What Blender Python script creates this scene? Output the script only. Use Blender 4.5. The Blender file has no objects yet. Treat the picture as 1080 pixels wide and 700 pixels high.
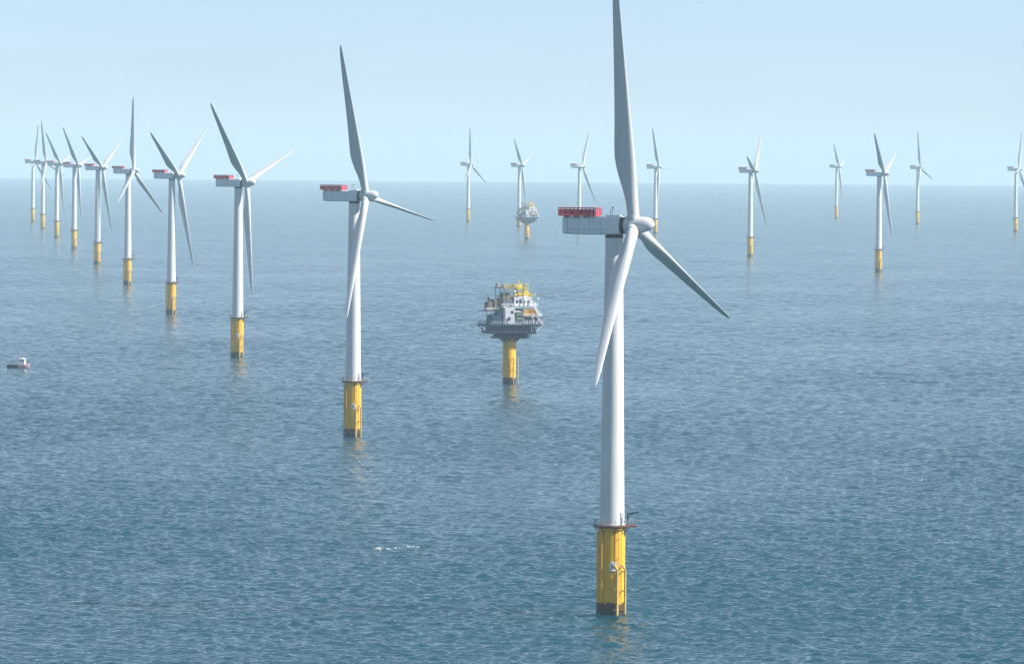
import bpy, math, random
import numpy as np
from mathutils import Vector, Matrix
random.seed(7)
R = math.radians
sc = bpy.context.scene

# ------------------------------------------------------------------ camera
CAM_H, F_PX, HORIZON_Y, ROLL, EARTH = 96.2, 6240.0, 159.1, 0.0073, 7.0e6
PITCH = math.atan((350 - HORIZON_Y) / F_PX)
cam = bpy.data.cameras.new("camera")
cam.sensor_width = 36.0
cam.lens = F_PX / 1080 * 36.0
cam.clip_start, cam.clip_end = 1.0, 200000.0
cam_ob = bpy.data.objects.new("camera", cam)
sc.collection.objects.link(cam_ob)
cam_ob.matrix_world = (Matrix.Translation((0, 0, CAM_H)) @ Matrix.Rotation(math.pi / 2 - PITCH, 4, 'X')
                       @ Matrix.Rotation(ROLL, 4, 'Z'))
sc.camera = cam_ob

# ------------------------------------------------------------------ sky, sun, exposure
SUN_EL, SUN_TOWARD_CAM = 38.0, 10.0
sun_dir = Vector((math.cos(R(SUN_EL)) * math.cos(R(SUN_TOWARD_CAM)),
                  -math.cos(R(SUN_EL)) * math.sin(R(SUN_TOWARD_CAM)), math.sin(R(SUN_EL))))
world = bpy.data.worlds.new("World")
sc.world = world
world.use_nodes = True
wn, wl = world.node_tree.nodes, world.node_tree.links
wn.clear()
sky = wn.new("ShaderNodeTexSky")
sky.sky_type = 'NISHITA'
sky.sun_disc = False
sky.sun_elevation = R(SUN_EL)
sky.sun_rotation = math.atan2(sun_dir.x, sun_dir.y)
sky.altitude = 0
sky.air_density = 0.40
sky.dust_density = 0.0
sky.ozone_density = 0.3
bg = wn.new("ShaderNodeBackground")
bg.inputs["Strength"].default_value = 0.075
wo = wn.new("ShaderNodeOutputWorld")
wtc = wn.new("ShaderNodeTexCoord"); wmp = wn.new("ShaderNodeMapping")
wmp.inputs["Scale"].default_value = (9, 9, 60)
wnz = wn.new("ShaderNodeTexNoise"); wnz.inputs["Scale"].default_value = 1.0; wnz.inputs["Detail"].default_value = 4
wmr = wn.new("ShaderNodeMapRange"); wmr.inputs["From Min"].default_value = 0.3; wmr.inputs["From Max"].default_value = 0.7
wmr.inputs["To Min"].default_value = 0.96; wmr.inputs["To Max"].default_value = 1.05
wvm = wn.new("ShaderNodeVectorMath"); wvm.operation = 'SCALE'
wl.new(wtc.outputs["Generated"], wmp.inputs["Vector"]); wl.new(wmp.outputs[0], wnz.inputs["Vector"])
wl.new(wnz.outputs["Fac"], wmr.inputs["Value"])
# thin pale high veil over the blue
wmx = wn.new("ShaderNodeMix"); wmx.data_type = 'RGBA'; wmx.inputs["Factor"].default_value = 0.42
wmx.inputs["B"].default_value = (4.2, 5.4, 6.8, 1)
wl.new(sky.outputs[0], wmx.inputs["A"])
wl.new(wmx.outputs["Result"], wvm.inputs[0]); wl.new(wmr.outputs["Result"], wvm.inputs["Scale"])
wl.new(wvm.outputs[0], bg.inputs[0])
wl.new(bg.outputs[0], wo.inputs[0])

sun = bpy.data.lights.new("sun", 'SUN')
sun.energy = 5.0
sun.angle = R(0.53)
sun.color = (1.0, 0.965, 0.91)
sun_ob = bpy.data.objects.new("sun", sun)
sc.collection.objects.link(sun_ob)
sun_ob.rotation_euler = sun_dir.to_track_quat('Z', 'Y').to_euler()
sun_ob.location = (300, 0, 300)

sc.view_settings.view_transform = 'Standard'
sc.view_settings.look = 'None'
sc.view_settings.gamma = 1.0
sc.view_settings.use_curve_mapping = False
sc.view_settings.exposure = 0.78
sc.render.engine = 'CYCLES'
sc.cycles.max_bounces = 8
sc.cycles.volume_bounces = 3
sc.cycles.use_denoising = True
sc.cycles.denoising_prefilter = "NONE"
sc.cycles.denoiser = "OPENIMAGEDENOISE"
sc.cycles.filter_width = 1.4
HAZE_DENSITY = 5.2e-5
HAZE_COLOR = (0.72, 0.92, 1.0)

# ------------------------------------------------------------------ helpers
def material(name, color, rough=0.5, metallic=0.0, var=0.0, vscale=1.0, spec=0.5, tint=None, stretch=(1, 1, 1)):
    m = bpy.data.materials.new(name)
    m.use_nodes = True
    nt = m.node_tree
    b = nt.nodes["Principled BSDF"]
    b.inputs["Roughness"].default_value = rough
    b.inputs["Metallic"].default_value = metallic
    b.inputs["Specular IOR Level"].default_value = spec
    if var > 0:
        tc = nt.nodes.new("ShaderNodeTexCoord")
        mp = nt.nodes.new("ShaderNodeMapping")
        mp.inputs["Scale"].default_value = stretch
        nz = nt.nodes.new("ShaderNodeTexNoise")
        nz.inputs["Scale"].default_value = vscale
        nz.inputs["Detail"].default_value = 6
        nz.inputs["Roughness"].default_value = 0.65
        mx = nt.nodes.new("ShaderNodeMix")
        mx.data_type = 'RGBA'
        t = tint or tuple(c * (1 - var) for c in color)
        mx.inputs["A"].default_value = (*t, 1)
        mx.inputs["B"].default_value = (*color, 1)
        rp = nt.nodes.new("ShaderNodeMapRange")
        rp.inputs["From Min"].default_value = 0.32
        rp.inputs["From Max"].default_value = 0.62
        nt.links.new(tc.outputs["Object"], mp.inputs["Vector"])
        nt.links.new(mp.outputs["Vector"], nz.inputs["Vector"])
        nt.links.new(nz.outputs["Fac"], rp.inputs["Value"])
        nt.links.new(rp.outputs["Result"], mx.inputs["Factor"])
        nt.links.new(mx.outputs["Result"], b.inputs["Base Color"])
    else:
        b.inputs["Base Color"].default_value = (*color, 1)
    return m

M = {}
M['white'] = material("white_tower_paint", (0.66, 0.66, 0.65), 0.42, var=0.13, vscale=0.5, stretch=(1, 1, 0.12))
M['blade'] = material("blade_gelcoat", (0.58, 0.59, 0.59), 0.38, var=0.05, vscale=0.6, stretch=(1, 1, 0.2))
M['nacelle'] = material("nacelle_shell", (0.74, 0.77, 0.78), 0.45, var=0.10, vscale=0.7)
M['red'] = material("red_platform_paint", (0.52, 0.035, 0.07), 0.55, var=0.3, vscale=1.2)
M['red_pale'] = material("red_mesh_panel", (0.52, 0.12, 0.17), 0.6, var=0.25, vscale=2.0)
M['red_dark'] = material("red_post_paint", (0.30, 0.016, 0.045), 0.6)
M['dark'] = material("dark_steel", (0.035, 0.04, 0.05), 0.6)
M['rust'] = material("weathered_platform_edge", (0.20, 0.075, 0.03), 0.7, var=0.5, vscale=2)
M['galv'] = material("galvanised_steel", (0.42, 0.45, 0.48), 0.5, 0.4, var=0.2, vscale=2)
M['fender'] = material("pale_yellow_fender", (0.66, 0.48, 0.14), 0.55, var=0.35, vscale=1.2)
M['sign'] = material("sign_white", (0.8, 0.8, 0.78), 0.5)
M['steel_blue'] = material("blue_grey_steel", (0.014, 0.042, 0.105), 0.5, var=0.4, vscale=0.5)
M['module'] = material("module_white", (0.60, 0.60, 0.65), 0.5, var=0.3, vscale=0.4)
M['module_grey'] = material("module_grey", (0.42, 0.42, 0.47), 0.5, var=0.2, vscale=0.5)
M['orange'] = material("orange_container", (0.62, 0.30, 0.03), 0.5, var=0.3, vscale=0.6)
M['yellow'] = material("crane_yellow", (0.66, 0.52, 0.05), 0.5, var=0.3, vscale=0.6)
M['green'] = material("green_plant", (0.10, 0.15, 0.09), 0.5, var=0.3, vscale=0.8)
M['brown'] = material("brown_plant", (0.18, 0.13, 0.10), 0.6, var=0.4, vscale=0.8)
M['ochre'] = material("ochre_plant", (0.38, 0.30, 0.12), 0.55, var=0.6, vscale=0.9, tint=(0.20, 0.21, 0.22))
M['boat_dark'] = material("navy_hull", (0.008, 0.012, 0.03), 0.4)
M['boat_pink'] = material("faded_red_hull", (0.75, 0.42, 0.48), 0.5, var=0.2, vscale=1)
M['boat_white'] = material("wheelhouse_white", (0.82, 0.82, 0.82), 0.4)
M['glass'] = material("window_glass", (0.02, 0.03, 0.04), 0.1)

def pile_paint(name):
    """Yellow paint, a rust-brown splash zone at the waterline, streaks."""
    m = bpy.data.materials.new(name)
    m.use_nodes = True
    nt = m.node_tree; n = nt.nodes; l = nt.links
    b = n["Principled BSDF"]
    b.inputs["Roughness"].default_value = 0.5
    tc = n.new("ShaderNodeTexCoord")
    sep = n.new("ShaderNodeSeparateXYZ")
    l.new(tc.outputs["Object"], sep.inputs[0])
    nz = n.new("ShaderNodeTexNoise"); nz.inputs["Scale"].default_value = 0.9; nz.inputs["Detail"].default_value = 5
    l.new(tc.outputs["Object"], nz.inputs["Vector"])
    mp = n.new("ShaderNodeMapping"); mp.inputs["Scale"].default_value = (1.4, 1.4, 0.12)
    l.new(tc.outputs["Object"], mp.inputs["Vector"])
    ns = n.new("ShaderNodeTexNoise"); ns.inputs["Scale"].default_value = 1.2; ns.inputs["Detail"].default_value = 6
    l.new(mp.outputs["Vector"], ns.inputs["Vector"])
    st = n.new("ShaderNodeMapRange"); st.inputs["From Min"].default_value = 0.38; st.inputs["From Max"].default_value = 0.66
    l.new(ns.outputs["Fac"], st.inputs["Value"])
    m1 = n.new("ShaderNodeMix"); m1.data_type = 'RGBA'
    m1.inputs["A"].default_value = (0.76, 0.38, 0.003, 1)
    m1.inputs["B"].default_value = (0.83, 0.46, 0.004, 1)
    l.new(st.outputs["Result"], m1.inputs["Factor"])
    # splash zone edge
    ad = n.new("ShaderNodeMath"); ad.operation = 'MULTIPLY_ADD'; ad.inputs[1].default_value = 1.6; 
    l.new(nz.outputs["Fac"], ad.inputs[0]); l.new(sep.outputs["Z"], ad.inputs[2])
    ed = n.new("ShaderNodeMapRange"); ed.inputs["From Min"].default_value = 3.2; ed.inputs["From Max"].default_value = 3.6
    l.new(ad.outputs[0], ed.inputs["Value"])
    m2 = n.new("ShaderNodeMix"); m2.data_type = 'RGBA'
    m3 = n.new("ShaderNodeMix"); m3.data_type = 'RGBA'
    m3.inputs["A"].default_value = (0.020, 0.012, 0.012, 1)
    m3.inputs["B"].default_value = (0.085, 0.030, 0.016, 1)
    low = n.new("ShaderNodeMapRange"); low.inputs["From Min"].default_value = 0.6; low.inputs["From Max"].default_value = 2.2
    l.new(sep.outputs["Z"], low.inputs["Value"]); l.new(low.outputs["Result"], m3.inputs["Factor"])
    l.new(ed.outputs["Result"], m2.inputs["Factor"])
    l.new(m3.outputs["Result"], m2.inputs["A"]); l.new(m1.outputs["Result"], m2.inputs["B"])
    l.new(m2.outputs["Result"], b.inputs["Base Color"])
    return m
M['pile'] = pile_paint("yellow_pile_paint")

class MB:
    """collects simple shapes into one mesh"""
    def __init__(s): s.v = []; s.f = []; s.mi = []; s.m = 0
    def mat(s, i): s.m = i; return s
    def add(s, vs, fs):
        o = len(s.v); s.v += [tuple(p) for p in vs]
        for f in fs: s.f.append([i + o for i in f]); s.mi.append(s.m)
    def box(s, x0, x1, y0, y1, z0, z1, bev=0.0):
        if bev <= 0:
            s.add([(x0,y0,z0),(x1,y0,z0),(x1,y1,z0),(x0,y1,z0),(x0,y0,z1),(x1,y0,z1),(x1,y1,z1),(x0,y1,z1)],
                  [(0,3,2,1),(4,5,6,7),(0,1,5,4),(1,2,6,5),(2,3,7,6),(3,0,4,7)]); return
        b = bev
        ring = lambda k, z: [(x0+k,y0+b+k if 0 else y0+b,z)]
        def oct_(e, z):
            return [(x0+b+e,y0+e,z),(x1-b-e,y0+e,z),(x1-e,y0+b+e,z),(x1-e,y1-b-e,z),(x1-b-e,y1-e,z),(x0+b+e,y1-e,z),(x0+e,y1-b-e,z),(x0+e,y0+b+e,z)]
        vs = oct_(b, z0) + oct_(0, z0+b) + oct_(0, z1-b) + oct_(b, z1)
        fs = [tuple(range(7,-1,-1)), tuple(range(24,32))]
        for k in range(3):
            for i in range(8):
                j = (i+1) % 8
                fs.append((k*8+i, k*8+j, k*8+8+j, k*8+8+i))
        s.add(vs, fs)
    def lathe(s, prof, n=32, origin=(0,0,0), axis='Z', caps=True):
        ox, oy, oz = origin; vs = []
        for r, h in prof:
            for i in range(n):
                a = 2*math.pi*i/n; c, d = r*math.cos(a), r*math.sin(a)
                vs.append((ox+c,oy+d,oz+h) if axis == 'Z' else (ox+h,oy+c,oz+d))
        fs = []
        for k in range(len(prof)-1):
            for i in range(n):
                j = (i+1) % n
                fs.append((k*n+i,k*n+j,k*n+n+j,k*n+n+i))
        if caps:
            fs.append(tuple(range(n-1,-1,-1))); e = (len(prof)-1)*n; fs.append(tuple(range(e,e+n)))
        s.add(vs, fs)
    def bar(s, p, q, r=0.06, n=6, r2=None):
        p, q = Vector(p), Vector(q); d = (q-p)
        if d.length < 1e-6: return
        d.normalize(); u = d.orthogonal().normalized(); w = d.cross(u)
        r2 = r if r2 is None else r2
        vs = []
        for c, rr in ((p, r), (q, r2)):
            for i in range(n):
                a = 2*math.pi*i/n; vs.append(c + u*rr*math.cos(a) + w*rr*math.sin(a))
        fs = [(i,(i+1)%n,n+(i+1)%n,n+i) for i in range(n)] + [tuple(range(n-1,-1,-1)), tuple(range(n,2*n))]
        s.add(vs, fs)
    def build(s, name, mats, parent=None, smooth=None):
        me = bpy.data.meshes.new(name)
        me.from_pydata(s.v, [], s.f)
        if not isinstance(mats, (list, tuple)): mats = [mats]
        for m in mats: me.materials.append(m)
        me.polygons.foreach_set("material_index", s.mi)
        if smooth:
            me.polygons.foreach_set("use_smooth", [True]*len(s.f))
            me.update()
            me.set_sharp_from_angle(angle=R(smooth))
        me.update()
        ob = bpy.data.objects.new(name, me)
        sc.collection.objects.link(ob)
        if parent: ob.parent = parent
        return ob

def tag(o, label, cat, group=None, kind=None):
    o["label"] = label; o["category"] = cat
    if group: o["group"] = group
    if kind: o["kind"] = kind

def empty(name, loc):
    o = bpy.data.objects.new(name, None)
    sc.collection.objects.link(o); o.location = loc; o.empty_display_size = 5
    return o

def sea_z(x, y): return -(x*x + y*y) / (2*EARTH)

def on_sea(px, py):
    """point of the sea seen at photo pixel (px,py) of the 1080x700 photograph (used once to survey positions)"""
    X, Y = px-540, py-350
    cr, sr = math.cos(ROLL), math.sin(ROLL)
    x, y = X*cr+Y*sr, -X*sr+Y*cr
    c, s = math.cos(PITCH), math.sin(PITCH)
    dx, dz = x/F_PX, -y/F_PX
    w = (dx, c+s*dz, -s+c*dz)
    A = (w[0]**2+w[1]**2)/(2*EARTH)
    t = (-w[2]-math.sqrt(w[2]**2-4*A*CAM_H))/(2*A)
    return w[0]*t, w[1]*t

# ------------------------------------------------------------------ sea
rng = np.random.default_rng(11)
NW = 110
lam = np.exp(rng.uniform(math.log(1.9), math.log(32), NW))
k = 2*np.pi/lam
WIND = R(180+58)                                   # waves run from the right, a little towards the viewer
th = WIND + rng.normal(0, R(34), NW)
kx, ky, ph = k*np.cos(th), k*np.sin(th), rng.uniform(0, 2*np.pi, NW)
amp = lam * 0.0093 / (1 + (lam/7.0)**2.1)          # nearly constant steepness, falling off for swell
amp *= rng.uniform(0.6, 1.4, NW)

def waves(x, y, spc):
    z = np.zeros_like(x)
    for i in range(NW):
        w = np.clip((lam[i]/spc-1.8)/1.6, 0, 1)
        if not w.any(): continue
        z += w*amp[i]*np.sin(kx[i]*x+ky[i]*y+ph[i])
    # sharpen crests, flatten troughs; gusts change the height over some hundred metres
    g = 1 + 0.30*np.sin(x*0.011+y*0.004+1.0)*np.sin(y*0.0053-x*0.003+2.0) + 0.12*np.sin(x*0.031-y*0.009)
    z = z*g
    return z + 0.25*np.maximum(z, 0)**2 - 0.04*np.minimum(z, 0)

def sea_mesh():
    fine = np.linspace(R(-7.6), R(7.6), 1000)
    coarse = np.linspace(R(7.6), R(352.4), 120)[1:-1]
    az = np.concatenate([fine, coarse])
    daz = np.diff(np.concatenate([az, [az[0]+2*np.pi]])); daz = np.maximum(daz, np.roll(daz, 1))
    rr = [40.0, 150, 300, 450, 600, 700, 780, 840, 880, 905]
    r = 910.0
    while r < 7000:
        rr.append(r); r += 0.62*(r/1000)**1.22
    while r < 44000:
        rr.append(r); r *= 1.012
    rr = np.array(rr)
    dr = np.gradient(rr)
    A_, R_ = np.meshgrid(az, rr)
    x, y = R_*np.sin(A_), R_*np.cos(A_)
    spc = np.maximum(R_*daz[None, :], dr[:, None]*0.8)
    z = -(R_**2)/(2*EARTH) + waves(x, y, spc)
    nr, na = x.shape
    co = np.stack([x, y, z], -1).reshape(-1, 3)
    i = np.arange(nr-1)[:, None]*na; j = np.arange(na)[None, :]; j2 = (j+1) % na
    q = np.stack([i+j, i+na+j, i+na+j2, i+j2], -1).reshape(-1, 4)[:, ::-1]
    # the middle
    co = np.vstack([co, [[0, 0, 0]]]); c = len(co)-1
    tri = np.stack([np.full(na, c), np.arange(na), (np.arange(na)+1) % na], -1)[:, ::-1]
    me = bpy.data.meshes.new("sea")
    me.vertices.add(len(co)); me.vertices.foreach_set("co", co.astype(np.float32).ravel())
    nq, nt_ = len(q), len(tri)
    me.loops.add(nq*4+nt_*3)
    me.loops.foreach_set("vertex_index", np.concatenate([q.ravel(), tri.ravel()]).astype(np.int32))
    me.polygons.add(nq+nt_)
    me.polygons.foreach_set("loop_start", np.concatenate([np.arange(nq)*4, nq*4+np.arange(nt_)*3]).astype(np.int32))
    me.polygons.foreach_set("use_smooth", np.ones(nq+nt_, dtype=bool))
    me.update(calc_edges=True)
    # how much of the wave field is too fine for the mesh at each vertex: there the shader carries it instead
    un = np.append(np.clip((spc-0.9)/5.0, 0, 1).ravel(), 1.0).astype(np.float32)
    at = me.attributes.new("fine_waves", 'FLOAT', 'POINT'); at.data.foreach_set("value", un)
    return me

def sea_material():
    m = bpy.data.materials.new("sea_water")
    m.use_nodes = True
    nt = m.node_tree; n = nt.nodes; l = nt.links
    b = n["Principled BSDF"]
    b.inputs["IOR"].default_value = 1.333
    # light wells up from metres below: the body colour is scattered, not painted on the skin
    b.subsurface_method = 'BURLEY'
    b.inputs["Subsurface Weight"].default_value = 1.0
    b.inputs["Subsurface Scale"].default_value = 40.0
    b.inputs["Subsurface Radius"].default_value = (1.0, 1.0, 1.0)
    b.inputs["Roughness"].default_value = 0.13
    tc = n.new("ShaderNodeTexCoord")
    # water body colour, drifting between greener and bluer over hundreds of metres
    big = n.new("ShaderNodeTexNoise"); big.inputs["Scale"].default_value = 0.004; big.inputs["Detail"].default_value = 3
    l.new(tc.outputs["Object"], big.inputs["Vector"])
    mx = n.new("ShaderNodeMix"); mx.data_type = 'RGBA'
    mx.inputs["A"].default_value = (0.0002, 0.043, 0.068, 1)
    mx.inputs["B"].default_value = (0.0002, 0.050, 0.071, 1)
    l.new(big.outputs["Fac"], mx.inputs["Factor"])
    l.new(mx.outputs["Result"], b.inputs["Base Color"])
    # wavelets smaller than the mesh carries
    mp = n.new("ShaderNodeMapping"); mp.inputs["Rotation"].default_value = (0, 0, R(28)); mp.inputs["Scale"].default_value = (0.60, 1.0, 1.0)
    l.new(tc.outputs["Object"], mp.inputs["Vector"])
    n1 = n.new("ShaderNodeTexNoise"); n1.inputs["Scale"].default_value = 0.55; n1.inputs["Detail"].default_value = 4; n1.inputs["Roughness"].default_value = 0.6
    l.new(mp.outputs["Vector"], n1.inputs["Vector"])
    gust = n.new("ShaderNodeTexNoise"); gust.inputs["Scale"].default_value = 0.011; gust.inputs["Detail"].default_value = 4
    l.new(tc.outputs["Object"], gust.inputs["Vector"])
    gs = n.new("ShaderNodeMapRange"); gs.inputs["From Min"].default_value = 0.35; gs.inputs["From Max"].default_value = 0.65
    gs.inputs["To Min"].default_value = 0.45; gs.inputs["To Max"].default_value = 1.0
    l.new(gust.outputs["Fac"], gs.inputs["Value"])
    n2 = n.new("ShaderNodeTexNoise"); n2.inputs["Scale"].default_value = 0.10; n2.inputs["Detail"].default_value = 3; n2.inputs["Roughness"].default_value = 0.55
    l.new(mp.outputs["Vector"], n2.inputs["Vector"])
    b0 = n.new("ShaderNodeBump"); b0.inputs["Distance"].default_value = 0.45; b0.inputs["Strength"].default_value = 1.0
    at = n.new("ShaderNodeAttribute"); at.attribute_name = "fine_waves"
    hs = n.new("ShaderNodeMapRange"); hs.inputs["To Min"].default_value = 1.0; hs.inputs["To Max"].default_value = 3.0
    l.new(at.outputs["Fac"], hs.inputs["Value"]); 
    hm_ = n.new("ShaderNodeMath"); hm_.operation = 'MULTIPLY'
    l.new(hs.outputs["Result"], hm_.inputs[0]); l.new(n2.outputs["Fac"], hm_.inputs[1])
    rg_ = n.new("ShaderNodeMapRange"); rg_.inputs["To Min"].default_value = 0.06; rg_.inputs["To Max"].default_value = 0.17
    l.new(at.outputs["Fac"], rg_.inputs["Value"]); l.new(rg_.outputs["Result"], b.inputs["Roughness"])
    hg = n.new("ShaderNodeMath"); hg.operation = 'MULTIPLY'
    l.new(hm_.outputs[0], hg.inputs[0]); l.new(gs.outputs["Result"], hg.inputs[1])
    l.new(hg.outputs[0], b0.inputs["Height"])
    bp = n.new("ShaderNodeBump")
    l.new(b0.outputs["Normal"], bp.inputs["Normal"])
    for q in (b0, bp):
        if "Filter Width" in q.inputs: q.inputs["Filter Width"].default_value = 0.02
    bp.inputs["Distance"].default_value = 0.52
    l.new(gs.outputs["Result"], bp.inputs["Strength"])
    l.new(n1.outputs["Fac"], bp.inputs["Height"])
    l.new(bp.outputs["Normal"], b.inputs["Normal"])
    return m

sea_me = sea_mesh()
sea_me.materials.append(sea_material())
sea = bpy.data.objects.new("sea", sea_me)
sc.collection.objects.link(sea)
tag(sea, "choppy blue green open sea reaching out to the hazy horizon", "sea", kind='structure')

# ------------------------------------------------------------------ haze: one closed box of even air round everything
hz = MB(); hz.box(-46000, 46000, -46000, 46000, -142, 150)
hm = bpy.data.materials.new("haze_air"); hm.use_nodes = True
hm.node_tree.nodes.clear()
ho = hm.node_tree.nodes.new("ShaderNodeOutputMaterial")
hv = hm.node_tree.nodes.new("ShaderNodeVolumePrincipled")
hv.inputs["Color"].default_value = (*HAZE_COLOR, 1)
hv.inputs["Density"].default_value = HAZE_DENSITY
hv.inputs["Anisotropy"].default_value = 0.0
hm.node_tree.links.new(hv.outputs[0], ho.inputs["Volume"])
try: hm.cycles.homogeneous_volume = True
except Exception: pass
haze = hz.build("haze", hm)
tag(haze, "pale sea haze that fades the far turbines into the sky", "haze", kind='stuff')

# ------------------------------------------------------------------ wind turbine
HUB, OVERHANG, TILT, CONE = 81.0, 4.3, R(6), R(3.5)
PLAT_Z = 18.7

def blade_mesh():
    rs   = [1.2, 3.0, 5.0, 7.5, 10, 12.5, 14.5, 17, 20, 25, 30, 36, 42, 47, 50.5, 52.4, 53.3, 53.5]
    ch   = [2.5, 2.5, 2.6, 3.0, 3.6, 4.05, 4.2, 4.05, 3.7, 3.2, 2.78, 2.32, 1.88, 1.5, 1.1, 0.70, 0.34, 0.10]
    tk   = [1.0, 1.0, 0.90, 0.66, 0.44, 0.36, 0.32, 0.29, 0.27, 0.24, 0.22, 0.20, 0.18, 0.17, 0.16, 0.16, 0.16, 0.16]
    le   = [1.25, 1.25, 1.25, 1.26, 1.26, 1.24, 1.21, 1.14, 1.05, 0.90, 0.78, 0.64, 0.52, 0.42, 0.32, 0.20, 0.05, -0.05]
    tw   = [14, 14, 13.5, 12.5, 11, 9.5, 8.5, 7.3, 6, 4.3, 3, 1.8, 0.8, 0.2, 0, 0, 0, 0]
    n = 28; b = MB(); vs = []
    for r_, c, t, l0, w in zip(rs, ch, tk, le, tw):
        circ = max(0, min(1, (t-0.40)/0.55))
        for i in range(n):
            a = 2*math.pi*i/n
            xc = (1-math.cos(a))/2                    # 0 at leading edge, 1 at trailing edge
            sgn = 1 if a < math.pi else -1
            naca = 5*t*(0.2969*math.sqrt(max(xc,0)) - 0.126*xc - 0.3516*xc**2 + 0.2843*xc**3 - 0.1036*xc**4)
            camber = 0.05*(1-circ)*4*xc*(1-xc)*0.5
            ya = sgn*naca + camber
            yc = 0.5*t*math.sin(a)
            yy = (yc*circ + ya*(1-circ))*c
            xx = l0 - xc*c
            ww = R(w + 3)
            vs.append((xx*math.cos(ww)-yy*math.sin(ww), xx*math.sin(ww)+yy*math.cos(ww), r_))
    fs = []
    for q in range(len(rs)-1):
        for i in range(n):
            j = (i+1) % n
            fs.append((q*n+i, q*n+j, q*n+n+j, q*n+n+i))
    fs.append(tuple(range(n-1,-1,-1))); e = (len(rs)-1)*n; fs.append(tuple(range(e, e+n)))
    b.add(vs, fs)
    return b

def railing(mb, pts, z, h=1.15, post=0.05, rail=0.045, closed=True, mids=(0.5,)):
    n = len(pts)
    for i, (x, y) in enumerate(pts):
        mb.bar((x, y, z), (x, y, z+h), post)
        if i < n-1 or closed:
            x2, y2 = pts[(i+1) % n]
            for f in (1.0, *mids): mb.bar((x, y, z+h*f), (x2, y2, z+h*f), rail)

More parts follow.
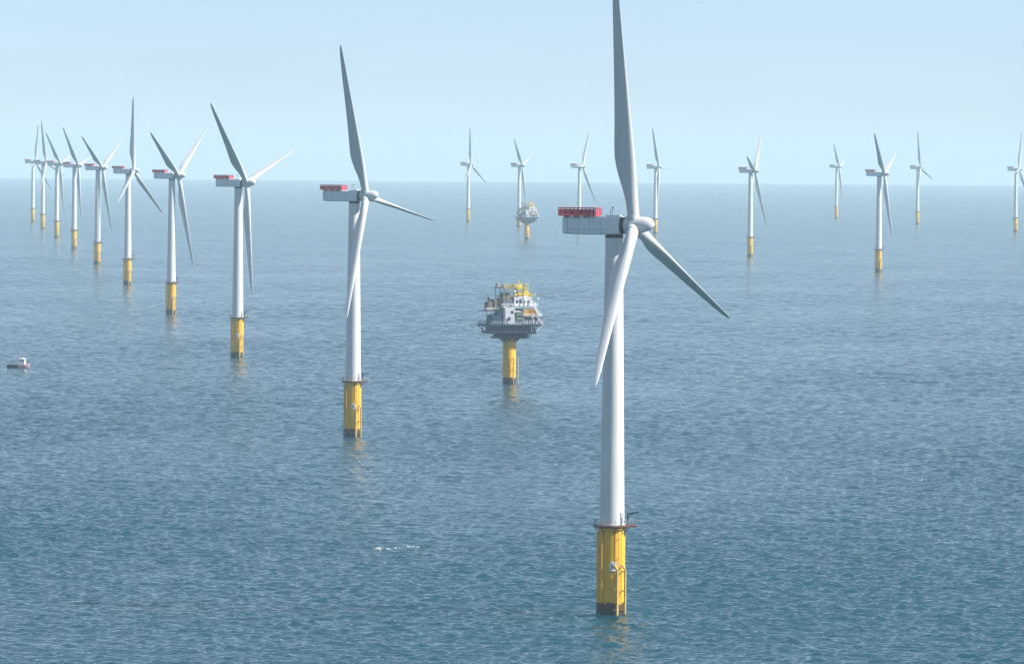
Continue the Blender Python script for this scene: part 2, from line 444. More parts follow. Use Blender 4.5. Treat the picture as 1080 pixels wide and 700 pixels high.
def build_turbine():
    root = empty("wind_turbine", (0, 0, 0))
    # yellow foundation
    b = MB(); b.lathe([(2.78, -9), (2.78, PLAT_Z-0.9), (3.0, PLAT_Z-0.85), (3.0, PLAT_Z-0.3)], 48)
    fd = b.build("foundation", M['pile'], root, 40)
    LA = R(-62)                                                   # boat landing faces the viewer's right
    ca, sa = math.cos(LA), math.sin(LA)
    def P(rad, tan, z): return (ca*rad - sa*tan, sa*rad + ca*tan, z)
    b = MB()
    for t in (-0.95, 0.95):
        b.bar(P(4.1, t, -2.5), P(4.1, t, 9.6), 0.24, 10)
        for z in (1.2, 5.2, 9.2): b.bar(P(2.7, t, z), P(4.1, t, z), 0.16, 8)
        b.bar(P(4.1, t, 9.6), P(2.8, t, 10.6), 0.24, 10)
    b.build("boat_landing", M['fender'], fd, 40)
    b = MB()
    for t in (-0.32, 0.32): b.bar(P(3.55, t, -1.5), P(3.55, t, PLAT_Z-0.2), 0.07, 6)
    z = -1.2
    while z < PLAT_Z-0.4:
        b.bar(P(3.55, -0.32, z), P(3.55, 0.32, z), 0.05, 5); z += 0.6
    for z in (4, 8, 12, 16): b.bar(P(2.7, 0, z), P(3.55, 0, z), 0.07, 6)
    b.build("ladder", M['fender'], fd)
    # cable tubes
    b = MB()
    for a in (200, 228):
        a = R(a); c, s = math.cos(a), math.sin(a)
        b.bar((3.15*c, 3.15*s, -4), (3.15*c, 3.15*s, PLAT_Z-1.2), 0.2, 8)
    b.build("cable_tube", M['pile'], fd, 40)
    # identification plate with two dark marks
    SA = R(-84); c, s = math.cos(SA), math.sin(SA)
    b = MB()
    def S(t, z, rad=2.98): return (c*rad - s*t, s*rad + c*t, z)
    def plate(t0, t1, z0, z1, ra, rb):
        b.add([S(t0,z0,ra),S(t1,z0,ra),S(t1,z1,ra),S(t0,z1,ra),S(t0,z0,rb),S(t1,z0,rb),S(t1,z1,rb),S(t0,z1,rb)],
              [(0,3,2,1),(4,5,6,7),(0,1,5,4),(1,2,6,5),(2,3,7,6),(3,0,4,7)])
    plate(-0.75, 0.75, 9.3, 11.2, 2.78, 2.97)
    b.mat(1); plate(-0.45, -0.1, 9.7, 10.8, 2.972, 2.985); plate(0.12, 0.45, 9.7, 10.8, 2.972, 2.985)
    b.build("identification_sign", [M['sign'], M['module_grey']], fd)
    # work platform
    b = MB(); b.lathe([(3.02, PLAT_Z-0.55), (3.75, PLAT_Z-0.25), (3.9, PLAT_Z-0.2), (3.9, PLAT_Z), (2.6, PLAT_Z)], 40)
    b.box(2.4, 5.1, -1.6, 1.6, PLAT_Z-0.32, PLAT_Z+0.012)
    for i in range(8):
        a = R(45*i+10); b.bar((2.9*math.cos(a), 2.9*math.sin(a), PLAT_Z-1.7), (3.7*math.cos(a), 3.7*math.sin(a), PLAT_Z-0.3), 0.09)
    wp = b.build("work_platform", M['rust'], root, 30)
    b = MB()
    pts = [(3.8*math.cos(R(a)), 3.8*math.sin(R(a))) for a in range(26, 335, 15)]
    railing(b, pts, PLAT_Z, closed=False)
    railing(b, [(3.5, -1.55), (4.3, -1.55), (5.05, -1.55), (5.05, 0), (5.05, 1.55), (4.3, 1.55), (3.5, 1.55)], PLAT_Z, closed=False)
    b.build("railing", M['galv'], wp)
    b = MB()
    b.bar((3.2, -2.0, PLAT_Z), (3.2, -2.0, PLAT_Z+2.6), 0.16, 8)
    b.bar((3.2, -2.0, PLAT_Z+2.5), (5.4, -2.6, PLAT_Z+2.9), 0.13, 8)
    b.bar((3.2, -2.0, PLAT_Z+1.6), (4.3, -2.3, PLAT_Z+2.7), 0.07, 6)
    b.bar((5.3, -2.57, PLAT_Z+2.85), (5.3, -2.57, PLAT_Z+1.9), 0.03, 5)
    b.build("davit_crane", M['dark'], wp, 40)
    # tower in three flanged cans
    b = MB()
    zt = HUB-2.15
    prof = []
    for z in np.linspace(PLAT_Z+0.02, zt, 20):
        f = (z-PLAT_Z)/(zt-PLAT_Z); prof.append((2.6-0.78*f, float(z)))
    b.lathe(prof, 56)
    for f in (0.33, 0.66):
        z = PLAT_Z+f*(zt-PLAT_Z); r_ = 2.6-0.78*f
        b.lathe([(r_-0.02, z-0.09), (r_+0.025, z-0.08), (r_+0.025, z+0.08), (r_-0.02, z+0.09)], 56, caps=False)
    b.lathe([(2.6, PLAT_Z+0.02), (2.72, PLAT_Z+0.03), (2.72, PLAT_Z+0.25), (2.58, PLAT_Z+0.27)], 56, caps=False)
    tw = b.build("tower", M['white'], root, 30)
    b = MB(); da = R(-38); c, s = math.cos(da), math.sin(da)
    def D(t, z, rad): return (c*rad - s*t, s*rad + c*t, z)
    b.add([D(-.5,PLAT_Z+.5,2.4),D(.5,PLAT_Z+.5,2.4),D(.5,PLAT_Z+2.7,2.4),D(-.5,PLAT_Z+2.7,2.4),
           D(-.5,PLAT_Z+.5,2.66),D(.5,PLAT_Z+.5,2.66),D(.5,PLAT_Z+2.7,2.64),D(-.5,PLAT_Z+2.7,2.64)],
          [(0,3,2,1),(4,5,6,7),(0,1,5,4),(1,2,6,5),(2,3,7,6),(3,0,4,7)])
    b.build("door", M['module_grey'], tw)
    # nacelle (local frame: x along the rotor shaft, origin on the tower axis at hub height)
    b = MB()
    secs = [(-10.8, 1.75, -1.60, 1.50), (-10.4, 1.95, -1.85, 1.68), (-6, 2.0, -1.95, 1.72), (0.4, 2.0, -1.95, 1.85), (1.6, 1.85, -1.85, 1.80)]
    vs = []
    for (x, w, z0, z1) in secs:
        e = 0.28
        for (yy, zz) in ((-w+e,z0),(w-e,z0),(w,z0+e),(w,z1-e),(w-e,z1),(-w+e,z1),(-w,z1-e),(-w,z0+e)): vs.append((x,yy,zz))
    fs = [tuple(range(7,-1,-1)), tuple(range(32,40))]
    for q in range(4):
        for i in range(8):
            j = (i+1)%8; fs.append((q*8+i,q*8+j,q*8+8+j,q*8+8+i))
    b.add(vs, [tuple(reversed(f)) for f in fs])
    b.box(-1.6, 1.2, -1.1, 1.1, 1.84, 2.15, 0.1)
    nc = b.build("nacelle", M['nacelle'], root, 20)
    b = MB(); b.lathe([(1.86, -2.6), (1.86, -1.9)], 40); b.build("yaw_ring", M['dark'], nc, 40)
    b = MB(); b.lathe([(1.72, 1.55), (1.72, 2.35)], 40, axis='X'); b.build("shaft_collar", M['dark'], nc, 40)
    b = MB()
    for x in (-9.6, -7.2, -4.8, -2.4):
        b.box(x-0.035, x+0.035, -2.012, 2.012, -1.62, 1.42)
    b.box(-10.2, -0.2, -2.016, 2.016, -0.95, -0.87)
    b.build("panel_seam", M['module_grey'], nc)
    b = MB()
    b.bar((-0.6, 0.7, 2.1), (-0.6, 0.7, 3.5), 0.05); b.box(-0.75, -0.45, 0.55, 0.85, 3.45, 3.75)
    b.build("wind_sensor", M['dark'], nc)
    b = MB(); b.bar((-0.6, -0.7, 2.1), (-0.6, -0.7, 3.3), 0.05); b.bar((-0.6, -0.95, 3.3), (-0.6, -0.45, 3.3), 0.06)
    b.build("wind_sensor", M['dark'], nc)
    # red hoist platform
    b = MB()
    X0, X1, Y0, Y1, Z0, Z1 = -11.5, -3.7, -2.35, 2.35, 1.9, 3.45
    b.box(X0, X1, Y0, Y1, Z0-0.05, Z0+0.18)
    for x in np.arange(X0+1, X1, 2.2): b.box(x-.1, x+.1, -1.6, 1.6, 1.5, Z0-0.052)
    hp = b.build("hoist_platform", M['red'], root)
    b = MB()
    nx = 9; dx = (X1-X0)/nx
    for i in range(nx):
        for yy in (Y0, Y1):
            b.mat(0 if i % 2 == 0 else 1)
            b.box(X0+i*dx+0.14, X0+(i+1)*dx-0.14, yy-0.03, yy+0.03, Z0+0.24, Z1-0.22)
    for xx in (X0, X1):
        for i in range(4):
            w = (Y1-Y0)/4
            b.mat(i % 2); b.box(xx-0.03, xx+0.03, Y0+i*w+0.14, Y0+(i+1)*w-0.14, Z0+0.24, Z1-0.22)
    b.build("mesh_panel", [M['red_pale'], M['red']], hp)
    b = MB()
    for i in range(nx+1):
        for yy in (Y0, Y1): b.box(X0+i*dx-0.07, X0+i*dx+0.07, yy-0.07, yy+0.07, Z0+0.182, Z1)
    for i in range(1, 4):
        for xx in (X0, X1): b.box(xx-0.07, xx+0.07, Y0+i*(Y1-Y0)/4-0.07, Y0+i*(Y1-Y0)/4+0.07, Z0+0.182, Z1)
    b.mat(1)
    for yy in (Y0, Y1): b.box(X0-0.09, X1+0.09, yy-0.09, yy+0.09, Z1+0.002, Z1+0.16)
    for xx in (X0, X1): b.box(xx-0.088, xx+0.088, Y0+0.09, Y1-0.09, Z1+0.002, Z1+0.158)
    b.build("guard_rail", [M['red_dark'], M['red']], hp)
    # hub with its bullet nose (x along the shaft, origin at the blade axis crossing)
    b = MB()
    b.lathe([(1.5, -1.95), (1.70, -1.85), (1.78, -1.2), (1.78, 0), (1.74, 0.9), (1.66, 1.8), (1.54, 2.7), (1.34, 3.4), (1.02, 3.95), (0.6, 4.3), (0.2, 4.42)], 40, axis='X')
    hub = b.build("hub", M['blade'], root, 40)
    b = MB()
    for q in range(3):
        m_ = Matrix.Rotation(q*2*math.pi/3, 4, 'X')
        bb = MB(); bb.lathe([(1.36, 1.2), (1.36, 2.15), (1.28, 2.2)], 32)
        b.add([m_ @ Vector(v) for v in bb.v], bb.f)
    b.build("blade_collar", M['blade'], hub, 40)
    # blades
    bm = blade_mesh()
    bl = bm.build("blade", M['blade'], root, 60)
    bl2, bl3 = bl.copy(), bl.copy()
    for o in (bl2, bl3): sc.collection.objects.link(o); o.parent = root
    return root

def pose(root, yaw, theta):
    """turn nacelle, hub and blades of one turbine: yaw of the nose towards the viewer, rotor angle"""
    n0 = Vector((math.cos(yaw), -math.sin(yaw), 0)); z = Vector((0, 0, 1)); hv = Vector((math.sin(yaw), math.cos(yaw), 0))
    n = n0*math.cos(TILT) + z*math.sin(TILT); u = z*math.cos(TILT) - n0*math.sin(TILT)
    def mat(x, y, zz, t):
        m_ = Matrix.Identity(4)
        for i, c in enumerate((x, y, zz)): m_[0][i], m_[1][i], m_[2][i] = c
        m_.translation = t; return m_
    hubc = z*HUB + n0*OVERHANG
    bi = 0
    for o in root.children:
        kind = o.name.split('.')[0]
        if kind in ("nacelle", "hoist_platform"): o.matrix_local = mat(n0, hv, z, z*HUB)
        elif kind == "hub":
            t = theta; uu = u*math.cos(t)+hv*math.sin(t)
            o.matrix_local = mat(n, uu.cross(n), uu, hubc)
        elif kind == "blade":
            t = theta + bi*2*math.pi/3; bi += 1
            d = (u*math.cos(t)+hv*math.sin(t))
            bd = d*math.cos(CONE) + n*math.sin(CONE); xx = (n*math.cos(CONE) - d*math.sin(CONE)).normalized()
            o.matrix_local = mat(xx, bd.cross(xx), bd, hubc)

def copy_thing(root, skip=()):
    r2 = root.copy(); sc.collection.objects.link(r2)
    for c in root.children:
        c2 = c.copy(); sc.collection.objects.link(c2); c2.parent = r2
        for g in c.children:
            if g.name.split('.')[0] in skip: continue
            g2 = g.copy(); sc.collection.objects.link(g2); g2.parent = c2
    return r2

TURBINES = [  # x, distance, yaw, rotor angle, label
 (21.1, 1229.4, 19.8, 113, "nearest and largest white turbine, top blade cut off by the upper picture edge"),
 (-53.4, 1991.7, 21, 100, "second largest turbine, standing between the foremost turbine and the crowded left row"),
 (-127.3, 2743.3, 22, 73, "third nearest turbine with red railed nacelle at horizon height and one blade raised left"),
 (-200.1, 3470.7, 18, 58, "fourth nearest turbine, left row, two blades spread in a wide V above its nacelle"),
 (-275.1, 4229.2, 16, 5, "turbine in the left row with one blade pointing exactly straight up"),
 (-350.1, 4989.0, 19, 60, "turbine directly left of the row's straight up bladed one, dark blade leaning far left"),
 (-427.3, 5763.6, 18, 74, "fourth turbine from the far left end of the row"),
 (-503.3, 6529.1, 19, 71, "third turbine from the far left end of the row"),
 (-576.5, 7256.7, 17, 108, "second turbine from the far left end, nearly overlapping the last of the row"),
 (-649.7, 8007.9, 17, 15, "farthest and smallest turbine at the left end of the receding row"),
 (225.1, 5609.7, 13, 45, "left one of the two yellow footed turbines right of the foremost turbine"),
 (507.1, 9277.8, 16, 73, "thin pale turbine between the two yellow footed turbines on the right"),
 (303.6, 4907.2, 15, 69, "right one of the two yellow footed turbines, largest of the right hand group"),
 (582.9, 8526.4, 19, 109, "pale faraway turbine just right of the largest one in the right hand group"),
 (653.8, 7695.2, 18, 23, "turbine at the right picture edge, partly cut off"),
 (-63.6, 8401.8, 20, 0, "leftmost of the pale far turbines behind the two substations"),
 (8.1, 7814.7, 16, 72, "pale far turbine whose tower stands against the smaller far substation"),
 (83.0, 7408.1, 22, 30, "pale far turbine rising behind the red platform of the foremost turbine"),
 (174.1, 7230.6, 18, 94, "pale far turbine just right of the foremost turbine's upright blade"),
]
proto = build_turbine()
roots = []
for i, (x, y, yaw, th_, lab) in enumerate(TURBINES):
    if i == 0: t = proto
    else:
        skip = () if y < 3000 else (("wind_sensor", "identification_sign", "door", "panel_seam") if y < 5000 else
               ("wind_sensor", "identification_sign", "door", "panel_seam", "davit_crane", "cable_tube", "ladder"))
        t = copy_thing(proto, skip)
    roots.append(t)
    t.location = (x, y, sea_z(x, y))
    tag(t, lab, "wind turbine", "offshore wind turbines")
for t, (x, y, yaw, th_, lab) in zip(roots, TURBINES): pose(t, R(yaw), R(th_))

# ------------------------------------------------------------------ substation platform
def build_substation():
    root = empty("offshore_substation", (0, 0, 0))
    b = MB(); b.lathe([(3.0, -9), (3.0, 18.2), (3.3, 18.5), (3.3, 19.2)], 40)
    col = b.build("column", M['pile'], root, 40)
    b = MB()
    for t in (-1.1, 1.1):
        b.bar((1.6+t, -4.0, -2), (1.6+t, -4.0, 11), 0.25, 8)
        for z in (1.5, 6, 10.5): b.bar((1.6+t, -2.4, z), (1.6+t, -4.0, z), 0.16, 6)
    b.build("boat_landing", M['fender'], col, 40)
    # tapering underdeck of braces and girders
    b = MB()
    for i in range(10):
        a = 2*math.pi*i/10
        b.bar((2.9*math.cos(a), 2.9*math.sin(a), 17.6), (9.5*math.cos(a), 8.0*math.sin(a), 22.2), 0.32, 8)
    b.box(-7.2, 7.6, -5.5, 5.5, 19.25, 19.7)
    for x in np.arange(-6.9, 7.6, 2.0):
        b.box(x-.14, x+.14, -5.6, 5.4, 18.8, 19.248)
        b.bar((x, -5.4, 19.7), (x*1.25, -6.6, 21.4), 0.14, 6); b.bar((x+1, -5.4, 19.7), (x*1.25, -6.6, 21.4), 0.1, 6)
    b.box(-6.6, -0.8, -5.2, 4, 19.702, 21.38); b.box(0.2, 6.9, -5.0, 4, 19.702, 21.38)
    b.bar((-7.0, -5.3, 20.2), (7.4, -5.3, 20.2), 0.2, 8); b.bar((-7.0, -5.3, 20.7), (7.4, -5.3, 20.7), 0.12, 8)
    b.build("brace_frame", M['steel_blue'], root)
    b = MB()
    b.box(-11.0, 10.2, -8, 8, 21.4, 21.9)
    for x in np.arange(-10.4, 10.2, 2.55): b.box(x-.15, x+.15, -7.9, 7.9, 20.85, 21.398)
    for x in np.arange(-10.4, 10.2, 3.3): 
        for yy in (-7.4, 7.4): b.bar((x, yy, 21.9), (x, yy, 24.3), 0.2, 6)
    b.box(-9.6, 9.0, -7.0, 6, 21.902, 24.28)
    cd = b.build("cable_deck", M['steel_blue'], root)
    b = MB(); railing(b, [(x, -7.95) for x in np.arange(-10.9, 10.3, 1.5)], 21.9, closed=False)
    railing(b, [(10.15, y) for y in np.arange(-7.9, 8, 1.5)], 21.9, closed=False)
    b.build("railing", M['steel_blue'], cd)
    b = MB()
    b.box(-12.6, 13.0, -9, 9, 24.3, 24.8)
    for x in np.arange(-12.3, 13.0, 3): b.box(x-.15, x+.15, -8.9, 8.9, 23.85, 24.298)
    for x in (8.5, 11.5, -9.5, -12.5):
        for yy in (-8.5, 8.5): b.bar((x*0.8, yy*0.85, 21.9), (x, yy, 24.2), 0.18, 6)
    md = b.build("main_deck", M['steel_blue'], root)
    b = MB()
    pts = [(x, -8.95) for x in np.arange(-12.5, 13.1, 1.5)] + [(12.95, y) for y in np.arange(-8.9, 9, 1.6)] + [(x, 8.95) for x in np.arange(12.9, -12.6, -1.5)] + [(-12.55, y) for y in np.arange(8.9, -9, -1.6)]
    railing(b, pts, 24.8, h=1.3, post=0.06, rail=0.06)
    b.build("railing", M['module_grey'], md)
    # modules
    b = MB(); b.box(-5.6, -0.9, -8.2, 3, 24.802, 31.6, 0.12); b.box(-0.898, 3.6, -7.4, 3, 24.802, 30.4, 0.12)
    sm = b.build("switchgear_module", M['module'], root)
    b = MB(); b.lathe([(0.75, 0), (0.75, 0.3)], 16)
    vo = MB(); vo.v = [(x-3.5, -8.45+ (0.3-z), y+27.2) for x, y, z in b.v]; vo.f = b.f; vo.mi = [0]*len(b.f)
    vo.box(-5.0, -4.3, -8.26, -8.21, 25.0, 27.1); vo.box(-2.6, -1.3, -8.26, -8.21, 29.2, 30.5)
    vo.build("vent", M['dark'], sm)
    b = MB()
    for x in (-5.2, -4.0, -2.8, -1.6): b.box(x-.05, x+.05, -8.245, -8.203, 24.95, 31.4)
    for x in (0.3, 1.4, 2.5): b.box(x-.05, x+.05, -7.445, -7.403, 24.95, 30.2)
    b.build("panel_rib", M['module_grey'], sm)
    b = MB(); b.box(4.2, 12.6, -6.0, 6.0, 24.802, 27.4, 0.08)
    b.box(5.0, 7.0, -8.0, -6.3, 24.802, 26.6); b.box(8.2, 9.2, -8.2, -6.6, 24.802, 27.2)
    b.build("plant_room", M['module_grey'], root)
    b = MB(); b.box(3.3, 10.6, -7.6, 2.0, 28.0, 31.0, 0.1)
    oc = b.build("generator_container", M['orange'], root)
    b = MB()
    for x in np.arange(3.8, 10.6, 0.7): b.box(x-.07, x+.07, -7.66, -7.602, 28.2, 30.8)
    b.build("container_rib", M['orange'], oc)
    b = MB(); 
    b.box(-0.2, 3.2, -8.6, -7.45, 28.3, 30.0, 0.1); b.bar((0.2, -8.0, 26.9), (3.4, -8.0, 26.9), 0.6, 12)
    b.build("cooling_unit", M['green'], root)
    b = MB(); b.box(2.6, 13.0, -8.4, 7, 27.55, 27.9)
    for x in (3.0, 6.2, 9.4, 12.6): b.bar((x, -8.2, 24.8), (x, -8.2, 27.55), 0.16, 6)
    d2 = b.build("mezzanine_deck", M['steel_blue'], root)
    b = MB(); railing(b, [(x, -8.35) for x in np.arange(2.7, 13.1, 1.3)] + [(12.95, y) for y in np.arange(-8, 7, 1.5)], 27.9, h=1.3, post=0.07, rail=0.07, closed=False)
    b.build("railing", M['sign'], d2)
    # upper deck
    b = MB(); b.box(-7.0, 11.0, -7.8, 6, 31.7, 32.1)
    ud = b.build("upper_deck", M['galv'], root)
    b = MB(); railing(b, [(x, -7.75) for x in np.arange(-6.9, 11.0, 1.3)] + [(10.95, y) for y in np.arange(-7.7, 6, 1.5)], 32.1, h=1.3, post=0.07, rail=0.07, closed=False)
    railing(b, [(-6.95, y) for y in np.arange(-7.7, 6, 1.5)], 32.1, h=1.3, post=0.07, rail=0.07, closed=False)
    b.build("railing", M['sign'], ud)
    b = MB(); b.box(-0.7, 8.2, -6.8, 4, 32.102, 36.2, 0.12); b.box(8.202, 10.4, -6.0, 3, 32.102, 34.4, 0.12)
    cm = b.build("control_module", M['module'], root)
    b = MB(); 
    for x in (0.4, 2.2, 4.0): b.box(x, x+1.0, -6.86, -6.803, 33.6, 34.8)
    b.box(6.0, 7.0, -6.86, -6.803, 32.3, 34.6)
    b.build("window", M['glass'], cm)
    # transformer with cooling fins and bushings
    b = MB(); b.box(-5.4, -1.5, -6.2, 3, 32.102, 35.8, 0.1)
    tr = b.build("transformer", M['ochre'], root)
    b = MB()
    for x in np.arange(-5.2, -1.5, 0.42): b.box(x-.06, x+.06, -7.1, -6.25, 32.5, 35.4)
    b.build("cooling_fin", M['galv'], tr)
    b = MB()
    for x in (-4.8, -3.5, -2.2):
        for yy in (-4.5, -1):
            b.lathe([(.32, 35.8), (.18, 36.2), (.32, 36.5), (.18, 36.9), (.3, 37.2), (.12, 38.2)], 10, origin=(x, yy, 0))
    b.bar((-5.2, -3, 37.2), (-1.4, -3, 37.2), 0.55, 12); b.bar((-5.0, -3, 35.8), (-5.0, -3, 37.2), 0.15); b.bar((-1.7, -3, 35.8), (-1.7, -3, 37.2), 0.15)
    b.build("bushing", M['dark'], tr, 40)
    # gantry frame over the transformer
    b = MB()
    for x in (-5.8, -3.4, -1.0, 1.4):
        for yy in (-6.9, 3.6): b.bar((x, yy, 36.2 if x > -1.0 else 32.1), (x, yy, 39.8), 0.16, 6)
    for z in (36.3, 39.8):
        for yy in (-6.9, 3.6): b.bar((-5.8, yy, z), (1.4, yy, z), 0.14, 6)
        for x in (-5.8, -3.4, -1.0, 1.4): b.bar((x, -6.9, z), (x, 3.6, z), 0.14, 6)
    for x in (-5.8, -3.4, -1.0):
        b.bar((x, -6.9, 36.3), (x+2.4, -6.9, 39.8), 0.1, 6)
    b.box(-5.9, 1.5, -7.0, 3.7, 39.95, 40.15)
    gf = b.build("gantry_frame", M['ochre'], root)
    b = MB(); railing(b, [(x, -6.95) for x in np.arange(-5.8, 1.6, 1.2)], 40.15, h=1.2, post=.07, rail=.07, closed=False)
    b.build("railing", M['yellow'], gf)
    # yellow pedestal crane
    b = MB()
    b.lathe([(0.8, 36.2), (0.8, 38.6), (1.3, 38.8), (1.3, 39.3)], 16, origin=(3.2, -2, 0))
    b.box(1.7, 4.9, -3.4, -0.6, 39.302, 41.2, 0.1)
    b.bar((3.2, -2.0, 41.2), (3.2, -2.0, 43.2), 0.25, 8)
    cr = b.build("crane", M['yellow'], root, 40)
    b = MB()
    A0, A1 = Vector((4.6, -2.0, 40.6)), Vector((9.6, -4.5, 34.9))
    for (oy, oz) in ((-.5, -.4), (.5, -.4), (-.5, .4), (.5, .4)): b.bar(A0+Vector((0, oy, oz)), A1+Vector((0, oy*.4, oz*.4)), 0.13, 6)
    for i in range(9):
        p, q = A0.lerp(A1, i/9), A0.lerp(A1, (i+1)/9); s_ = .5 if i % 2 else -.5
        b.bar(p+Vector((0, s_, -.4)), q+Vector((0, -s_, -.3)), 0.09); b.bar(p+Vector((0, s_, .4)), q+Vector((0, -s_, .3)), 0.09); b.bar(p+Vector((0, -.5, s_*.8)), q+Vector((0, -.5, -s_*.8)), 0.09)
    b.bar((3.2, -2.0, 43.2), A1, 0.07)
    b.build("boom", M['yellow'], cr)
    b = MB(); b.box(4.6, 7.4, -5.5, -3.2, 36.202, 38.4, 0.08); b.box(5.4, 7.9, -1.6, 1.5, 36.202, 37.8, 0.08)
    b.build("air_handling_unit", M['yellow'], root)
    # left balcony with brown plant
    b = MB(); b.box(-14.2, -7.3, -6, 5, 30.2, 30.5)
    for x in (-13.6, -11.4, -9.2, -7.6): b.bar((x, -5.6, 24.8), (x, -5.6, 30.2), 0.18, 6)
    b.bar((-13.6, -5.6, 24.8), (-7.6, -5.6, 30.2), 0.12, 6)
    bd = b.build("balcony_deck", M['steel_blue'], root)
    b = MB(); railing(b, [(x, -5.95) for x in np.arange(-14.1, -7.2, 1.1)] + [(-7.35, -5.95)], 30.5, h=1.2, post=.07, rail=.07, closed=False)
    b.build("railing", M['sign'], bd)
    b = MB(); b.box(-12.6, -10.4, -5.0, 0, 30.502, 34.0, 0.1); b.box(-9.8, -7.7, -5.4, 0, 30.502, 35.0, 0.1)
    b.lathe([(0.5, 34.0), (0.5, 35.6), (.7, 35.7), (.7, 36)], 12, origin=(-11.5, -2.5, 0))
    b.build("diesel_plant", M['brown'], root)
    b = MB(); b.box(-12.0, -9.1, -8.2, -1.5, 24.802, 28.6, 0.1); b.box(-8.9, -6.4, -7.6, -1.5, 24.802, 29.6, 0.1)
    b.build("store_container", M['steel_blue'], root)
    # stairs up the right side
    b = MB()
    for (xa, za, xb, zb) in ((13.2, 24.8, 9.8, 27.9), (11.8, 27.9, 8.4, 32.1), (9.8, 21.9, 13.0, 24.8)):
        for yy in (-8.9, -7.9): b.bar((xa, yy, za), (xb, yy, zb), 0.12, 6); b.bar((xa, yy, za+1.1), (xb, yy, zb+1.1), 0.06, 5)
        for i in range(12):
            f = i/12; x, z = xa+(xb-xa)*f, za+(zb-za)*f; b.box(x-.13, x+.13, -8.85, -7.95, z+.13, z+.17)
    b.build("stair", M['sign'], root)
    rg = random.Random(5)
    def clutter(name, m, n, x0, x1, y0, y1, z, s0, s1):
        for _ in range(n):
            b = MB(); w, d, h = (rg.uniform(s0, s1) for _ in range(3))
            x, y = rg.uniform(x0, x1-w), rg.uniform(y0, y1)
            b.box(x, x+w, y, y+d, z, z+h, 0.06)
            if rg.random() < .6: b.bar((x+w/2, y+d/2, z+h), (x+w/2, y+d/2, z+h+rg.uniform(.4, 1.4)), 0.12, 6)
            b.build(name, m, root)
    clutter("equipment_cabinet", M['orange'], 4, 2.0, 8.4, -6.6, -4.6, 36.215, .7, 1.8)
    clutter("equipment_cabinet", M['yellow'], 5, -0.6, 8.0, -6.6, 2.0, 36.208, .6, 1.7)
    clutter("equipment_cabinet", M['ochre'], 7, -6.4, 1.0, -6.6, 2.0, 40.2, .7, 1.7)
    clutter("equipment_cabinet", M['galv'], 4, -6.8, 0.0, -7.4, -6.9, 32.112, .5, 1.2)
    clutter("equipment_cabinet", M['module'], 5, 7.8, 12.6, -8.2, -4, 27.912, .6, 1.6)
    clutter("equipment_cabinet", M['module_grey'], 5, 4, 13, -8.7, -8.4, 24.812, .5, 1.3)
    clutter("equipment_cabinet", M['brown'], 4, -14, -7.8, -5.9, -5.5, 30.512, .5, 1.5)
    clutter("equipment_cabinet", M['steel_blue'], 5, -10.6, 9.5, -7.8, -6.4, 21.912, .6, 1.6)
    b = MB()
    for (x, z0, z1, yy) in ((-6.1, 24.8, 32.0, -8.0), (3.75, 24.8, 36.4, -7.9), (4.1, 24.8, 35.0, -7.9), (-0.75, 31.7, 38.6, -7.1), (10.8, 27.9, 35.4, -6.8), (7.4, 21.9, 28.0, -8.7)):
        b = MB(); b.bar((x, yy, z0), (x, yy, z1), 0.16, 8); b.bar((x, yy, z1), (x+1.3, yy+.3, z1), 0.16, 8); b.build("riser_pipe", M['galv'], root, 40)
    # yellow lattice tower with lamps
    b = MB()
    for (x, y) in ((6.2, -3.2), (7.8, -3.2), (7.8, -1.7), (6.2, -1.7)): b.bar((x, y, 36.2), (x, y, 41.2), 0.12, 6)
    for i in range(5):
        z = 36.4+i*1.05; b.bar((6.2, -3.2, z), (7.8, -3.2, z+.95), 0.08); b.bar((7.8, -3.2, z), (7.8, -1.7, z+.95), 0.08); b.bar((6.2, -3.2, z+.95), (7.8, -3.2, z+.95), 0.08)
    b.box(5.9, 8.1, -3.5, -1.4, 41.2, 41.4)
    b.build("lattice_tower", M['yellow'], root)
    b = MB(); railing(b, [(x, -6.75) for x in np.arange(-0.6, 10.3, 1.2)], 36.2, h=1.2, post=.08, rail=.08, closed=False)
    railing(b, [(8.15, y) for y in np.arange(-6.7, 4, 1.3)], 36.2, h=1.2, post=.08, rail=.08, closed=False)
    b.build("roof_railing", M['yellow'], cm)
    b = MB(); b.bar((-6.4, 2, 32.1), (-6.4, 2, 41.5), 0.12); b.bar((9.6, 2, 34.4), (9.6, 2, 39.0), 0.1)
    b.bar((-7.2, 2, 39.5), (-5.6, 2, 39.5), 0.06)
    b.build("antenna_mast", M['galv'], root)
    return root

sub = build_substation()
sx, sy = on_sea(537, 404.5)
sub.location = (sx, sy, sea_z(sx, sy)); sub.rotation_euler.z = R(22); sub.scale = (0.9, 0.9, 1.0)
tag(sub, "larger substation on a thick yellow column, left of the foremost turbine", "substation", "offshore substations")
far = copy_thing(sub)
fx, fy = on_sea(555.5, 252.5)
far.location = (fx, fy, sea_z(fx, fy)); far.rotation_euler.z = R(28)
tag(far, "small faraway substation near the horizon, faded grey by haze", "substation", "offshore substations")

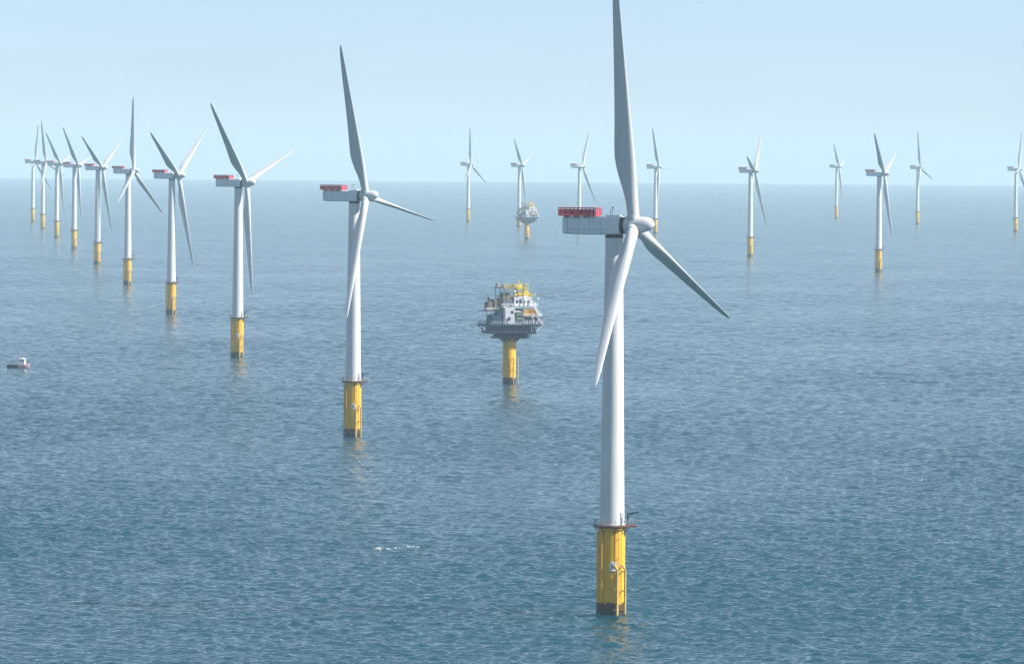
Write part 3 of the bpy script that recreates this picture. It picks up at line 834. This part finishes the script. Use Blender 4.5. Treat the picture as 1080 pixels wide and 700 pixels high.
# ------------------------------------------------------------------ small workboat (bow to the right)
def build_boat(px, py):
    root = empty("workboat", (0, 0, 0))
    def hull(x0, x1, name, m):
        b = MB(); vs = []; xs = np.linspace(x0, x1, 9)
        for x in xs:
            f = max(0, (x-1.0)/5.0); w = 1.75*(1-f**2.2)+0.04; sh = 1.15+0.55*max(0, f)**1.5
            vs += [(x, -w, sh), (x, -w*0.86, 0.25), (x, -w*0.2, -0.7), (x, w*0.2, -0.7), (x, w*0.86, 0.25), (x, w, sh)]
        fs = []
        for q in range(8):
            for i in range(6):
                j = (i+1) % 6; fs.append((q*6+i, q*6+6+i, q*6+6+j, q*6+j))
        fs += [tuple(range(0, 6)), tuple(range(53, 47, -1))]
        b.add(vs, fs); return b.build(name, m, root, 50)
    hull(-5.6, 0.0, "stern_hull", M['boat_dark'])
    hull(0.004, 6.0, "bow_hull", M['boat_pink'])
    b = MB(); b.box(0.3, 3.5, -1.25, 1.25, 1.1, 3.2, 0.12); b.box(0.7, 2.8, -1.0, 1.0, 3.202, 3.6, 0.08)
    wh = b.build("wheelhouse", M['boat_white'], root)
    b = MB(); b.box(3.502, 3.53, -1.0, 1.0, 2.5, 2.9)
    for x in (0.9, 1.75, 2.6): b.box(x, x+0.6, -1.28, -1.252, 2.5, 2.9)
    b.build("window", M['glass'], wh)
    b = MB(); b.bar((1.2, 0, 3.6), (1.2, 0, 6.2), 0.07); b.bar((0.8, 0, 5.2), (1.6, 0, 5.2), 0.06)
    b.build("mast", M['galv'], root)
    b = MB(); railing(b, [(x, -1.6) for x in np.arange(-5.2, 0.2, 0.9)], 1.18, h=0.8, post=.04, rail=.04, closed=False)
    railing(b, [(x, 1.6) for x in np.arange(-5.2, 0.2, 0.9)], 1.18, h=0.8, post=.04, rail=.04, closed=False)
    b.build("railing", M['galv'], root)
    x, y = on_sea(px, py)
    root.scale = (0.88, 0.88, 1.25)
    root.location = (x, y, sea_z(x, y)+0.05); root.rotation_euler.z = R(-12)
    return root
boat = build_boat(19.5, 388)
tag(boat, "small workboat with dark stern and white wheelhouse on the open water far left", "boat")

# ------------------------------------------------------------------ whitecaps
def foam():
    b = MB()
    spots = [(403, 579, 15, 1.0), (420, 578, 9, .8), (435, 576, 13, 1.1), (683, 460, 11, .9), (311, 509, 7, .8), (970, 507, 5, .9), (829, 504, 4, .6),
             (394, 494, 5, .6), (160, 323, 5, 1.2), (730, 357, 4, .7), (560, 478, 3, .5), (880, 569, 4, .5), (188, 590, 4, .5), (88, 524, 4, .5), (990, 570, 4, .5), (760, 620, 4, .5)]
    for (px, py, wpx, s) in spots:
        x0, y0 = on_sea(px, py); d = math.hypot(x0, y0); w = wpx*d/F_PX
        nb = max(3, int(wpx/2))
        for q in range(nb):
            cx = x0 + random.uniform(-.5, .5)*w; cy = y0 + random.uniform(-1.2, 1.2)*s
            rx, ry = w*random.uniform(.10, .28), s*random.uniform(0.5, 1.4)*d/1500
            n, rings = 18, 4; vs = []
            jit = [random.uniform(.6, 1.25) for _ in range(n)]
            xs, ys = [cx], [cy]
            for r_ in range(1, rings+1):
                for i in range(n):
                    a = 2*math.pi*i/n; f = r_/rings*jit[i]
                    xs.append(cx+rx*f*math.cos(a)); ys.append(cy+ry*f*math.sin(a))
            xs, ys = np.array(xs), np.array(ys); rr = np.hypot(xs, ys)
            spc = np.maximum(rr*R(15.2)/999, 0.62*(rr/1000)**1.22*0.8)
            zz = waves(xs, ys, spc) - rr**2/(2*EARTH)
            zz += 0.12*np.concatenate([[1], np.repeat([1, .9, .6, -0.6], n)])
            vs = list(zip(xs.tolist(), ys.tolist(), zz.tolist()))
            fs = [(0, 1+i, 1+(i+1) % n) for i in range(n)]
            for r_ in range(rings-1):
                for i in range(n):
                    j = (i+1) % n; o = 1+r_*n
                    fs.append((o+i, o+n+i, o+n+j, o+j))
            b.add(vs, fs)
    o = b.build("sea_foam", material("foam_white", (0.40, 0.46, 0.48), 0.8, var=0.6, vscale=1.5), None, 80)
    tag(o, "scattered little white foam crests on the waves", "foam", kind='stuff')
foam()
